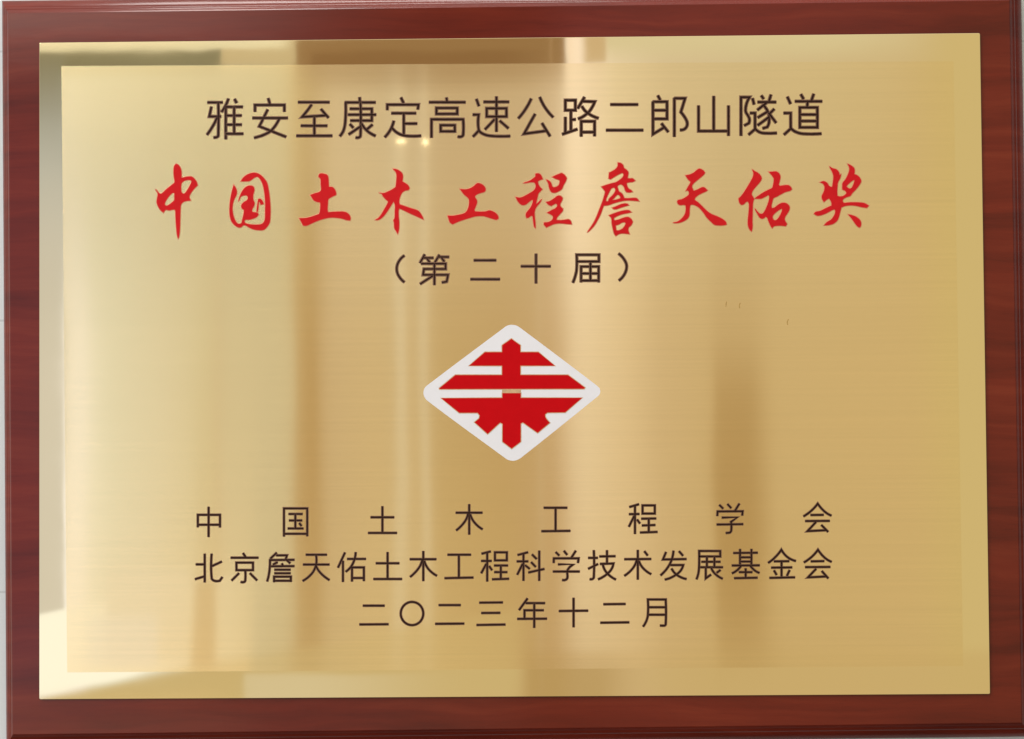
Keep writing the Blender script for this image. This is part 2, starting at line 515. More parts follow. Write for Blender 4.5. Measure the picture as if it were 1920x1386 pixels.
def stroke(bm, pl, core, halo, z0, z1, mi_core, mi_edge):
    """one engraved stroke along a polyline: a flat painted floor with sloping edges"""
    pl = [Vector(p) for p in pl]
    pts = [pl[0]]
    for p in pl[1:]:
        if (p - pts[-1]).length > 1e-6:
            pts.append(p)
    closed = (pts[0] - pts[-1]).length < 1e-5
    if closed:
        pts = pts[:-1]
    k = len(pts)
    def norm(a, b):
        d = (b - a).normalized()
        return Vector((-d.y, d.x))
    sec = []
    for i in range(k):
        if closed or 0 < i < k - 1:
            n1 = norm(pts[i - 1], pts[i]); n2 = norm(pts[i], pts[(i + 1) % k])
            m = n1 + n2
            m = m / max(0.55, m.length_squared) * 2
        elif i == 0:
            m = norm(pts[0], pts[1])
        else:
            m = norm(pts[-2], pts[-1])
        sec.append((pts[i], m))
    def V(p, y):
        return bm.verts.new((p.x, y, p.y))
    rows = []
    if not closed:
        d = (pts[1] - pts[0]).normalized(); c = pts[0]; n = sec[0][1]
        rows.append([V(c - d * halo * .35 + n * halo * .7, z0), V(c - d * core * .15 + n * core * .8, z1), V(c - d * core * .15 - n * core * .8, z1), V(c - d * halo * .35 - n * halo * .7, z0)])
    for c, n in sec:
        rows.append([V(c + n * halo, z0), V(c + n * core, z1), V(c - n * core, z1), V(c - n * halo, z0)])
    if not closed:
        d = (pts[-1] - pts[-2]).normalized(); c = pts[-1]; n = sec[-1][1]
        rows.append([V(c + d * halo * .35 + n * halo * .7, z0), V(c + d * core * .15 + n * core * .8, z1), V(c + d * core * .15 - n * core * .8, z1), V(c + d * halo * .35 - n * halo * .7, z0)])
    rng = range(len(rows)) if closed else range(len(rows) - 1)
    for i in rng:
        a = rows[i]; b = rows[(i + 1) % len(rows)]
        for j, mi in ((0, mi_edge), (1, mi_core), (2, mi_edge)):
            f = bm.faces.new((a[j], a[j + 1], b[j + 1], b[j]))
            f.material_index = mi
    if not closed:
        for r in (rows[0], rows[-1]):
            f = bm.faces.new(r)
            f.material_index = mi_edge


def engraved(name, strokes, core, halo):
    bm = bmesh.new()
    for i, pl in enumerate(strokes):
        stroke(bm, bend([pt(q) for q in pl]), core, halo, FACE - 0.000004 - i * 0.0000022, FACE - 0.00003 - i * 0.000003, 0, 1)
    bmesh.ops.recalc_face_normals(bm, faces=bm.faces)
    # every floor looks away from the wall
    for f in bm.faces:
        if f.normal.y > 0:
            f.normal_flip()
    return mesh_object(name, bm, [M_INK, M_ETCH], plate)


def smooth_outline(poly, sub=4, corner=math.radians(48)):
    P = [Vector(p) for p in poly]
    k = len(P)
    cor = []
    for i in range(k):
        a = (P[i] - P[i - 1]); b = (P[(i + 1) % k] - P[i])
        cor.append(a.angle(b, 0.0) > corner)
    out = []
    for i in range(k):
        p0, p1, p2, p3 = P[i - 1], P[i], P[(i + 1) % k], P[(i + 2) % k]
        seg = (p2 - p1).length
        m1 = (p2 - p1) if cor[i] else (p2 - p0).normalized() * seg
        m2 = (p2 - p1) if cor[(i + 1) % k] else (p3 - p1).normalized() * seg
        for j in range(sub):
            t = j / sub
            h = (2*t**3 - 3*t*t + 1) * p1 + (t**3 - 2*t*t + t) * m1 + (-2*t**3 + 3*t*t) * p2 + (t**3 - t*t) * m2
            out.append((h.x, h.y))
    return out


def area2(p):
    return sum(p[i - 1][0] * p[i][1] - p[i][0] * p[i - 1][1] for i in range(len(p)))


def inside(q, poly):
    r = False
    for i in range(len(poly)):
        a, b = poly[i - 1], poly[i]
        if (a[1] > q[1]) != (b[1] > q[1]) and q[0] < (b[0] - a[0]) * (q[1] - a[1]) / (b[1] - a[1]) + a[0]:
            r = not r
    return r


def grow(poly, d, hole):
    """swell an outline by d (holes shrink)"""
    k = len(poly)
    sg = (1 if area2(poly) > 0 else -1) * (-1 if hole else 1)
    out = []
    for i in range(k):
        p = Vector(poly[i])
        a = (p - Vector(poly[i - 1])); b = (Vector(poly[(i + 1) % k]) - p)
        if a.length < 1e-9 or b.length < 1e-9:
            out.append(tuple(p)); continue
        a.normalize(); b.normalize()
        m = Vector((a.y, -a.x)) + Vector((b.y, -b.x))
        m = m / max(0.8, m.length_squared) * 2 * sg
        out.append(tuple(p + m * d))
    return out


def fill(bm, outs, y, back, mi):
    """a flat slab with holes: front at y, its edge running back to back"""
    cu = bpy.data.curves.new('outline', 'CURVE')
    cu.dimensions = '2D'
    cu.fill_mode = 'BOTH'
    cu.extrude = abs(back - y) / 2
    for pl in outs:
        sp = cu.splines.new('POLY')
        sp.points.add(len(pl) - 1)
        for p, q in zip(sp.points, pl):
            p.co = (q[0], q[1], 0, 1)
        sp.use_cyclic_u = True
    ob = bpy.data.objects.new('outline', cu)
    COL.objects.link(ob)
    dg = bpy.context.evaluated_depsgraph_get()
    me = bpy.data.meshes.new_from_object(ob.evaluated_get(dg))
    bpy.data.objects.remove(ob)
    bpy.data.curves.remove(cu)
    t = bmesh.new()
    t.from_mesh(me)
    bpy.data.meshes.remove(me)
    mid = (y + back) / 2
    mp = {v: bm.verts.new((v.co.x, mid - v.co.z, v.co.y)) for v in t.verts}
    for f in t.faces:
        try:
            g = bm.faces.new([mp[v] for v in f.verts])
        except ValueError:
            continue
        g.material_index = mi
    t.free()


def painted(name, outlines):
    outs = [smooth_outline([pt(q) for q in pl]) for pl in outlines]
    holes = [sum(inside(o[0], p) for p in outs if p is not o) % 2 == 1 for o in outs]
    top = FACE - 0.00008
    outs = [grow(o, 0.0002, h) for o, h in zip(outs, holes)]
    bm = bmesh.new()
    fill(bm, outs, top, top + 0.000004, 0)
    for o, h in zip(outs, holes):          # the paint thins out down to the metal
        g = grow(o, 0.0004, h)
        a = [bm.verts.new((x, top + 0.000002, z)) for x, z in o]
        b = [bm.verts.new((x, FACE - 0.000003, z)) for x, z in g]
        for k in range(len(a)):
            f = bm.faces.new((a[k - 1], a[k], b[k], b[k - 1]))
            f.material_index = 1
    bmesh.ops.recalc_face_normals(bm, faces=bm.faces)
    return mesh_object(name, bm, [M_RED, M_REDEDGE], plate)


# ------------------------------------------------------------------ the writing
HEADING = [[[(-17798,15702),(-16909,15694)],[(-17581,15436),(-17701,14870),(-17010,14863)],[(-17172,15696),(-17178,13717),(-17257,13645),(-17441,13620)],[(-17241,14806),(-17505,14281),(-17836,13789)],[(-16566,15908),(-16745,15494),(-16976,15133)],[(-16725,15461),(-16731,13515)],[(-16204,15885),(-16086,15666)],[(-16745,15428),(-15725,15418)],[(-16681,14913),(-15792,14904)],[(-16682,14372),(-15794,14363)],[(-16750,13831),(-15697,13821)],[(-16232,15423),(-16236,13827)]],[[(-14209,15912),(-14112,15581)],[(-14995,15134),(-14994,15523),(-13257,15506),(-13258,15117)],[(-14245,15239),(-14742,14254),(-13166,13613)],[(-13556,14704),(-13986,14049),(-14414,13776),(-15040,13584)],[(-15135,14753),(-13063,14733)]],[[(-12434,15663),(-10593,15645)],[(-11646,15511),(-11910,15150),(-12208,14790),(-10794,14863)],[(-11088,15241),(-10650,14729)],[(-12275,14264),(-10731,14249)],[(-11484,14783),(-11489,13663)],[(-12541,13673),(-10438,13653)]],[[(-8804,15912),(-8772,15615)],[(-9673,15623),(-7866,15606)],[(-9627,15623),(-9645,14601),(-9746,14009),(-9978,13629)],[(-9379,15245),(-8084,15232),(-8088,14533),(-9349,14545)],[(-9479,14896),(-7837,14880)],[(-8753,15614),(-8763,13637),(-8862,13539),(-9039,13541)],[(-9383,14335),(-9187,14122)],[(-8793,14164),(-9452,13729)],[(-8050,14289),(-8367,14029)],[(-8693,14361),(-8367,13930),(-7876,13622)]],[[(-6353,15875),(-6211,15570)],[(-7165,15157),(-7163,15467),(-5325,15449),(-5366,15173)],[(-6917,14957),(-5479,14943)],[(-6194,14950),(-6202,13646)],[(-6165,14337),(-5417,14330)],[(-6788,14495),(-6988,13983),(-7319,13544)],[(-6889,14080),(-6530,13761),(-6071,13612),(-5192,13603)]],[[(-3668,15848),(-3630,15598)],[(-4687,15588),(-2554,15567)],[(-4263,15241),(-3035,15229),(-3038,14880),(-4265,14892),(-4263,15241)],[(-4569,13499),(-4562,14572),(-2692,14554),(-2698,13646),(-2798,13535),(-3007,13537)],[(-4020,14218),(-3187,14210),(-3189,13848),(-4022,13856),(-4020,14218)]],[[(-1897,15745),(-1755,15336)],[(-2113,14825),(-1772,14822),(-1778,13933),(-1583,13714),(-1125,13565),(68,13534)],[(-1798,13854),(-2109,13528)],[(-1471,15577),(17,15562)],[(-715,15879),(-730,13811)],[(-1297,15193),(-130,15182),(-133,14694),(-1301,14705),(-1297,15193)],[(-843,14530),(-1398,13949)],[(-529,14448),(-27,14002)]],[[(1330,15734),(1017,15157),(574,14582)],[(1842,15821),(2165,15179),(2619,14628)],[(1552,14823),(894,13664),(2232,13829)],[(1961,14279),(2426,13511)]],[[(3348,15629),(3938,15623),(3932,15030),(3343,15036),(3348,15629)],[(3670,15013),(3660,13802)],[(3698,14473),(3941,14484)],[(3339,14621),(3331,13687)],[(3154,13616),(4034,13904)],[(4476,15795),(4078,15141)],[(4396,15553),(5083,15526),(4784,14989),(4454,14696),(4098,14522)],[(4328,15257),(4651,14859),(5284,14543)],[(4266,13481),(4274,14369),(5060,14361),(5052,13493)],[(4314,13730),(5054,13723)]],[[(6010,15347),(7623,15332)],[(5744,13830),(7911,13809)]],[[(8802,15849),(8936,15594)],[(8510,15490),(9338,15481),(9328,14468),(8500,14476)],[(8541,14983),(9333,14975)],[(8510,15490),(8491,13572),(9157,13964)],[(9001,14197),(9392,13694)],[(9772,15694),(9748,13416)],[(9772,15680),(10405,15674),(10145,14859),(10464,14385),(10511,14095),(10365,13865),(10098,13803)]],[[(12090,15780),(12067,13719)],[(11192,15225),(11176,13728),(12951,13711)],[(12954,15208),(12934,13443)]],[[(13667,13437),(13693,15707),(14196,15702),(13950,14930),(14167,14458),(14142,14169),(13875,14027)],[(14375,15628),(14457,15273)],[(14221,14761),(14509,14759),(14498,13841),(14783,13621),(15141,13560),(15766,13568)],[(14476,13790),(14120,13490)],[(14894,15789),(15021,15593)],[(15456,15834),(15344,15474)],[(14674,15408),(15752,15397)],[(15199,15367),(14655,14945)],[(15052,15173),(15299,14737),(15329,14230),(15217,13928),(14951,13851)],[(15264,14845),(14671,14497)],[(15332,14519),(14665,14041)],[(15640,14986),(15334,14686)],[(15299,14773),(15738,14176)]],[[(16424,15702),(16599,15288)],[(16197,14742),(16606,14738),(16596,13857),(16866,13637),(17295,13511),(18386,13507)],[(16581,13806),(16203,13470)],[(17216,15839),(17371,15570)],[(17971,15853),(17822,15435)],[(16874,15430),(18454,15415)],[(17606,15379),(17573,15076)],[(17149,15066),(18176,15056),(18161,13878),(17135,13888),(17149,15066)],[(17166,14646),(18135,14637)],[(17161,14263),(18130,14254)]]]
for ch in HEADING:
    engraved('heading_character', ch, 0.00058, 0.00112)
AWARD = [[[(-19673,12063),(-19536,11983),(-19417,11794),(-19376,11588),(-19374,11229),(-19213,11251),(-18940,11304),(-18735,11281),(-18564,11119),(-18462,10947),(-18421,10793),(-18565,10657),(-18737,10454),(-18891,10199),(-18901,10045),(-18840,9907),(-19079,9882),(-19250,9826),(-19404,9656),(-19432,9400),(-19451,8888),(-19476,8205),(-19511,7864),(-19562,7659),(-19613,7899),(-19663,8377),(-19696,8890),(-19713,9300),(-19764,9386),(-19935,9370),(-20105,9338),(-20276,9391),(-20372,9306),(-20430,9211),(-20584,9342),(-20737,9583),(-20815,9823),(-20787,10062),(-20753,10335),(-20906,10576),(-20753,10403),(-20650,10300),(-20531,10306),(-20240,10570),(-19897,10840),(-19743,10976),(-19760,11147),(-19794,11352),(-19810,11695),(-19776,11934)],[(-19392,10836),(-19316,10989),(-19145,11100),(-18940,11133),(-18786,11104),(-18752,11018),(-18821,10830),(-18975,10558),(-19147,10320),(-19249,10280),(-19345,10339),(-19392,10494)],[(-19762,10367),(-19898,10362),(-20070,10209),(-20241,9988),(-20361,9750),(-20337,9613),(-20242,9578),(-20036,9679),(-19763,9916)]],[[(-15827,11017),(-15690,11221),(-15450,11390),(-15177,11480),(-14938,11477),(-14699,11366),(-14461,11124),(-14308,10884),(-14224,10507),(-14158,10028),(-14116,9378),(-14128,8866),(-14163,8559),(-14301,8322),(-14506,8136),(-14779,8121),(-15051,8158),(-15324,8262),(-15494,8366),(-15631,8419),(-15733,8403),(-15819,8318),(-15938,8285),(-16142,8372),(-16347,8579),(-16465,8853),(-16505,9229),(-16490,9639),(-16445,10014),(-16358,10424),(-16265,10765),(-16170,10627),(-16102,10421),(-16120,10216),(-16240,9978),(-16326,9706),(-16361,9399),(-16328,9057),(-16227,8748),(-16074,8508),(-15903,8472),(-15801,8540),(-15749,8744),(-15697,8949),(-15662,9153),(-15645,9307),(-15781,9428),(-15804,9581),(-15695,9734),(-15455,9903),(-15420,10073),(-15488,10177),(-15693,10178),(-15864,10095),(-15985,9805),(-15915,10061),(-15795,10350),(-15624,10588),(-15418,10716),(-15214,10721),(-15094,10634),(-15061,10480),(-15120,10242),(-15141,10037),(-15114,9866),(-15053,9694),(-15098,9524),(-15201,9320),(-15185,9166),(-15048,9148),(-14878,9129),(-14827,9026),(-14912,8907),(-15118,8807),(-15391,8741),(-15578,8743),(-15664,8658),(-15613,8521),(-15392,8451),(-15051,8414),(-14709,8428),(-14521,8528),(-14418,8732),(-14400,9210),(-14391,9722),(-14430,10235),(-14480,10578),(-14564,10886),(-14700,11144),(-14836,11282),(-15007,11249),(-15178,11131),(-15349,11030),(-15622,11015)],[(-14807,9931),(-14704,9947),(-14585,9827),(-14518,9655),(-14671,9623),(-14722,9760),(-14800,9812),(-14825,9487),(-14860,9214),(-14905,9215),(-14869,9556)]],[[(-11103,11416),(-10933,11391),(-10762,11331),(-10695,11201),(-10672,10927),(-10656,10619),(-10425,10590),(-10289,10428),(-10229,10240),(-10239,10154),(-10495,10037),(-10684,9902),(-10719,9629),(-10744,9288),(-10704,9110),(-10431,9132),(-10091,9146),(-9818,9143),(-9614,9090),(-9444,8935),(-9384,8764),(-9411,8645),(-9582,8664),(-9854,8751),(-10160,8805),(-10433,8825),(-10706,8803),(-11047,8728),(-11388,8611),(-11730,8461),(-11969,8360),(-12156,8362),(-12241,8516),(-12376,8774),(-12069,8781),(-11762,8836),(-11455,8936),(-11216,9019),(-11164,9190),(-11139,9497),(-11145,9719),(-11383,9772),(-11553,9876),(-11655,10048),(-11722,10151),(-11449,10251),(-11210,10317),(-11090,10452),(-11106,10794),(-11121,11102),(-11240,11240),(-11206,11359)]],[[(-6827,11650),(-6623,11607),(-6419,11486),(-6301,11331),(-6285,11126),(-6320,10904),(-6150,10800),(-5981,10679),(-5897,10508),(-5948,10423),(-6153,10374),(-6324,10256),(-6444,10035),(-6514,9728),(-6481,9540),(-6226,9453),(-5819,9312),(-5411,9172),(-5276,9035),(-5141,8812),(-5091,8675),(-5277,8762),(-5617,8918),(-5956,9075),(-6296,9248),(-6517,9336),(-6552,9114),(-6544,8773),(-6521,8500),(-6534,8091),(-6593,7836),(-6677,7990),(-6772,8161),(-6794,8502),(-6827,8622),(-6758,8741),(-6739,9116),(-6730,9525),(-6821,9758),(-6941,9578),(-7078,9358),(-7284,9053),(-7524,8782),(-7729,8664),(-7900,8655),(-7729,8749),(-7557,8953),(-7351,9292),(-7196,9564),(-7127,9734),(-7280,9872),(-7432,10044),(-7517,10198),(-7670,10251),(-7448,10208),(-7175,10297),(-6902,10432),(-6680,10583),(-6654,10822),(-6625,11163),(-6658,11437)]],[[(-1887,10748),(-1697,10724),(-1539,10627),(-1429,10483),(-1414,10355),(-1478,10260),(-1701,10199),(-1924,10105),(-2052,9995),(-2005,9883),(-1933,9755),(-1927,9595),(-2008,9373),(-2089,9183),(-2026,9081),(-1709,9068),(-1391,9081),(-1200,9137),(-978,9078),(-789,8949),(-679,8789),(-664,8677),(-760,8605),(-950,8648),(-1235,8746),(-1520,8828),(-1806,8837),(-2092,8801),(-2473,8693),(-2823,8585),(-3110,8476),(-3349,8367),(-3491,8463),(-3569,8655),(-3622,8847),(-3298,8844),(-2980,8898),(-2662,8981),(-2502,9123),(-2405,9345),(-2356,9599),(-2370,9822),(-2465,9951),(-2654,10112),(-2780,10272),(-2875,10416),(-2589,10391),(-2334,10443),(-2079,10584)]],[[(1567,11284),(1726,11298),(1852,11217),(1961,10977),(1818,10931),(1675,10853),(1689,10709),(1783,10517),(1925,10373),(1812,10246),(1700,10120),(1651,9913),(1586,9659),(1552,9453),(1712,9595),(1904,9784),(1775,9562),(1631,9404),(1519,9214),(1469,9024),(1477,8738),(1506,8419),(1516,8101),(1463,8165),(1417,8452),(1373,8802),(1262,8819),(1134,8725),(1023,8694),(976,8806),(993,8965),(1105,9107),(1266,9312),(1379,9566),(1412,9741),(1333,9773),(1173,9663),(981,9506),(822,9459),(664,9509),(507,9685),(397,9909),(635,9875),(890,9968),(1209,10140),(1432,10282),(1560,10456),(1562,10678),(1484,10791),(1277,10808),(991,10763),(833,10749),(1183,10857),(1406,10998),(1566,11124)],[(2199,10927),(2357,10846),(2467,10702),(2513,10542),(2608,10462),(2766,10492),(2926,10602),(2991,10793),(2976,10920),(2771,10986),(2565,11090),(2772,11193),(3091,11308),(3248,11204),(3374,11012),(3309,10822),(3180,10600),(3083,10378),(2891,10252),(2700,10175),(2510,10192),(2416,10320),(2354,10512),(2308,10735)],[(2188,9606),(2411,9668),(2634,9809),(2857,9966),(3016,9949),(3126,9836),(3077,9678),(2980,9504),(2995,9344),(3136,9200),(3119,9089),(2943,8884),(2783,8694),(2750,8535),(3004,8517),(3289,8546),(3480,8561),(3590,8464),(3636,8305),(3414,8323),(3097,8357),(2844,8360),(2590,8314),(2367,8221),(2176,8133),(2034,8287),(2051,8398),(2273,8412),(2496,8522),(2577,8664),(2562,8792),(2436,8888),(2246,8985),(2501,9126),(2724,9235),(2836,9362),(2821,9489),(2727,9538),(2599,9475),(2472,9397),(2314,9462)]],[[(6419,11892),(6577,11859),(6703,11746),(6749,11586),(6891,11473),(7000,11329),(6983,11138),(6949,10964),(7108,10946),(7266,10945),(7392,10832),(7264,10770),(7074,10755),(6899,10709),(6914,10566),(6976,10406),(7070,10310),(7164,10261),(7227,10181),(7100,10151),(6910,10168),(6832,10280),(6770,10472),(6660,10600),(6534,10633),(6407,10571),(6358,10491),(6389,10348),(6450,10188),(6592,10092),(6686,9963),(6748,9788),(6970,9776),(7287,9793),(7477,9781),(7571,9685),(7602,9637),(7412,9655),(7095,9680),(6778,9670),(6461,9609),(6143,9523),(5825,9414),(5540,9385),(5475,9211),(5345,8862),(5183,8546),(4990,8229),(4798,8009),(4575,7804),(4767,8072),(4992,8420),(5186,8832),(5348,9244),(5478,9561),(5608,9973),(5658,10195),(5580,10323),(5455,10484),(5709,10577),(6027,10670),(6281,10731),(6536,10888),(6728,11077),(6762,11236),(6667,11316),(6476,11238),(6221,11098),(5966,10941),(5871,10989),(5906,11307),(6129,11417),(6321,11558),(6417,11717)],[(6120,10446),(5993,10383),(5831,10098),(5702,9813),(5653,9623),(5827,9605),(5892,9780),(6084,9969),(6244,10190),(6262,10333),(6215,10429)],[(6370,10030),(6274,9951),(6146,9809),(6002,9683),(6272,9697),(6558,9790),(6543,9901),(6465,9997)],[(6077,9237),(6268,9299),(6554,9424),(6776,9470),(6935,9452),(6998,9388),(6775,9326),(6521,9249),(6298,9172),(6140,9179)],[(5883,8794),(6137,8887),(6455,8995),(6773,9066),(7026,9070),(7146,8973),(6930,8928),(6612,8867),(6326,8758),(6135,8648),(6118,8537),(6197,8479),(6451,8534),(6705,8627),(6959,8673),(7148,8560),(7235,8400),(7145,8210),(7001,8084),(6967,7894),(7029,7703),(6855,7720),(6602,7738),(6411,7692),(6252,7598),(6174,7710),(6097,7997),(6037,8315),(6008,8634)],[(6226,8218),(6417,8264),(6608,8374),(6798,8404),(6860,8308),(6764,8118),(6604,7961),(6413,7883),(6255,7900)]],[[(11212,11488),(11401,11400),(11510,11272),(11462,11177),(11270,11003),(11014,10799),(10823,10626),(10742,10467),(10787,10292),(10849,10180),(11072,10258),(11327,10383),(11469,10381),(11641,10221),(11578,10174),(11323,10065),(11068,9924),(10908,9766),(10891,9655),(11127,9478),(11377,9222),(11628,8981),(11879,8804),(12194,8674),(12509,8512),(12697,8352),(12743,8209),(12663,8177),(12347,8158),(12062,8199),(11874,8359),(11624,8616),(11406,8935),(11187,9191),(10967,9337),(10746,9402),(10619,9356),(10585,9102),(10566,8784),(10484,8594),(10261,8437),(9943,8329),(9611,8322),(9881,8377),(10136,8565),(10328,8818),(10395,9103),(10381,9342),(10271,9390),(10049,9377),(9939,9441),(9887,9569),(9941,9648),(10148,9694),(10434,9850),(10578,9992),(10580,10151),(10486,10247),(10407,10216),(10536,10438),(10665,10659),(10681,10754),(10540,10883),(10400,11107),(10638,11152),(10893,11277),(11085,11435)]],[[(14322,11405),(14432,11324),(14652,11195),(14808,11003),(14831,10859),(14709,10654),(14484,10402),(14291,10149),(14242,9959),(14319,9799),(14387,9687),(14332,9561),(14297,9291),(14282,8814),(14264,8338),(14267,8020),(14217,7799),(14123,7895),(14031,8150),(14035,8499),(14088,8975),(14109,9388),(14031,9563),(13904,9517),(13776,9391),(13634,9360),(13540,9488),(13495,9711),(13655,9869),(13816,10090),(14042,10437),(14235,10754),(14365,11039),(14383,11229)],[(15301,11269),(15444,11267),(15697,11281),(15854,11184),(15940,10992),(15896,10738),(15830,10516),(15908,10427),(16193,10465),(16414,10463),(16540,10367),(16601,10239),(16506,10161),(16252,10099),(15966,9959),(15711,9818),(15520,9725),(15454,9535),(15395,9281),(15418,9106),(15608,9168),(15863,9356),(16086,9434),(16306,9384),(16447,9224),(16445,9049),(16331,8828),(16186,8607),(16168,8416),(16292,8193),(16227,8083),(15912,8117),(15659,8103),(15532,8073),(15436,7978),(15343,8122),(15220,8425),(15159,8584),(15064,8649),(14937,8554),(14810,8540),(14700,8620),(14592,8812),(14422,9131),(14593,8907),(14750,8794),(14908,8825),(15037,8998),(15167,9283),(15265,9568),(15300,9822),(15238,9934),(15047,9824),(14792,9715),(14444,9718),(14668,9875),(14987,10079),(15241,10204),(15480,10313),(15546,10551),(15581,10869),(15473,11060)],[(16003,9117),(15828,9023),(15604,8850),(15460,8677),(15468,8518),(15536,8422),(15662,8405),(15790,8515),(15919,8704),(16033,8958),(16050,9084)]],[[(18850,11554),(18976,11457),(19227,11376),(19368,11231),(19428,10992),(19508,11103),(19442,10865),(19312,10612),(19277,10358),(19258,10072),(19270,9818),(19428,9769),(19650,9814),(19809,9940),(19826,10035),(19749,10131),(19592,10212),(19594,10387),(19612,10577),(19789,10798),(19919,11051),(20017,11336),(20004,11527),(19927,11687),(20115,11590),(20287,11413),(20282,11080),(20455,11015),(20611,10854),(20672,10679),(20575,10473),(20350,10189),(20158,10000),(20029,9827),(19838,9765),(19616,9640),(19567,9513),(19644,9386),(19929,9415),(20245,9422),(20592,9409),(20875,9359),(21095,9230),(20999,9120),(20746,9154),(20400,9236),(20085,9271),(19737,9242),(19499,9149),(19433,8927),(19349,8610),(19252,8389),(19028,8201),(18743,8124),(18506,8110),(18650,8267),(18905,8424),(19098,8676),(19164,8898),(19134,9041),(18976,9011),(18657,8839),(18340,8715),(18087,8685),(17914,8782),(17994,8876),(18280,8937),(18598,9093),(18947,9249),(18949,9408),(18888,9567),(18795,9695),(18668,9633),(18492,9491),(18399,9667),(18386,9826),(18516,10111),(18551,10365),(18458,10556),(18301,10637),(18491,10683),(18680,10586),(18804,10394),(18993,10329),(19044,10614),(19080,10995),(19005,11250)],[(20278,10778),(20135,10700),(19944,10543),(19799,10385),(19908,10273),(20034,10224),(20162,10318),(20276,10571),(20309,10730)],[(19919,8716),(20108,8667),(20360,8570),(20578,8377),(20639,8186),(20605,8012),(20541,7965),(20416,8061),(20230,8317),(20075,8540)]]]
for ch in AWARD:
    painted('award_character', ch)
EDITION = [('bracket',[[(-6215,6524),(-6507,6235),(-6659,5843),(-6591,5410),(-6224,4958)]]),('c',[[(-5012,6577),(-5290,6091)],[(-5092,6381),(-4502,6376)],[(-4880,6339),(-4724,6126)],[(-4148,6553),(-4402,6123)],[(-4243,6428),(-3583,6423)],[(-4015,6371),(-3860,6158)],[(-5212,6043),(-3782,6031),(-3784,5716),(-5057,5727),(-5114,5382),(-3645,5369),(-3726,4969),(-4001,4924)],[(-4442,6037),(-4450,4786)],[(-4548,5314),(-5282,4848)]]),('c',[[(-2108,6213),(-812,6202)],[(-2312,5098),(-601,5084)]]),('c',[[(660,5836),(2386,5821)],[(1545,6559),(1531,4830)]]),('c',[[(3972,6090),(5242,6080),(5246,6472),(3937,6484),(3929,5635),(3847,5243),(3703,4851)],[(4181,4871),(4189,5790),(5224,5781),(5216,4862)],[(4186,5381),(5220,5373)],[(4182,4965),(5217,4956)],[(4740,6021),(4731,4984)]]),('bracket',[[(6407,6533),(6717,6200),(6870,5806),(6748,5336),(6415,4954)]])]
for kind, ch in EDITION:
    engraved('edition_bracket' if kind == 'bracket' else 'edition_character', ch, 0.00046, 0.00105)
SOCIETY = [[[(-18440,-9346),(-18438,-8629),(-17135,-8638),(-17137,-9365)],[(-18439,-9210),(-17137,-9219)],[(-17803,-8169),(-17808,-9920)]],[[(-13376,-9924),(-13370,-8285),(-12003,-8295),(-12010,-9918)],[(-13376,-9773),(-12009,-9782)],[(-13093,-8615),(-12283,-8621)],[(-13069,-8994),(-12310,-8999)],[(-13147,-9462),(-12236,-9468)],[(-12703,-8618),(-12706,-9465)],[(-12472,-9154),(-12351,-9311)]],[[(-7585,-8209),(-7593,-9751)],[(-8271,-8839),(-6906,-8849)],[(-8428,-9756),(-6749,-9767)]],[[(-2490,-8123),(-2502,-9881)],[(-3276,-8606),(-1725,-8617)],[(-2559,-8661),(-2764,-9139),(-3258,-9639)],[(-2433,-8713),(-2184,-9193),(-1722,-9584)]],[[(1886,-8354),(3248,-8363)],[(2572,-8369),(2561,-9703)],[(1739,-9722),(3418,-9713)]],[[(7449,-8186),(6899,-8343)],[(7222,-8265),(7206,-9910)],[(6874,-8761),(7469,-8755)],[(7166,-8878),(6857,-9490)],[(7340,-9081),(7499,-9308)],[(7665,-8253),(8381,-8258),(8376,-8736),(7661,-8731),(7665,-8253)],[(7592,-9032),(8449,-9023)],[(7624,-9425),(8395,-9405)],[(7509,-9836),(8516,-9808)],[(8020,-9035),(8013,-9814)]],[[(12158,-8258),(12377,-8471)],[(12636,-8211),(12845,-8449)],[(13326,-8191),(13060,-8611)],[(12025,-8896),(12053,-8635),(13512,-8635),(13484,-8881)],[(12300,-8998),(13206,-8984),(12826,-9243),(12835,-9746),(12743,-9881),(12522,-9900)],[(11994,-9399),(13529,-9389)]],[[(18687,-8926),(18289,-8677),(17902,-8222),(17535,-8622),(17069,-8955)],[(17482,-8883),(18236,-8878)],[(17166,-9232),(18583,-9232)],[(17788,-9292),(17284,-9821),(18385,-9773)],[(18103,-9470),(18484,-9869)]]]
for ch in SOCIETY:
    engraved('society_character', ch, 0.00048, 0.00088)
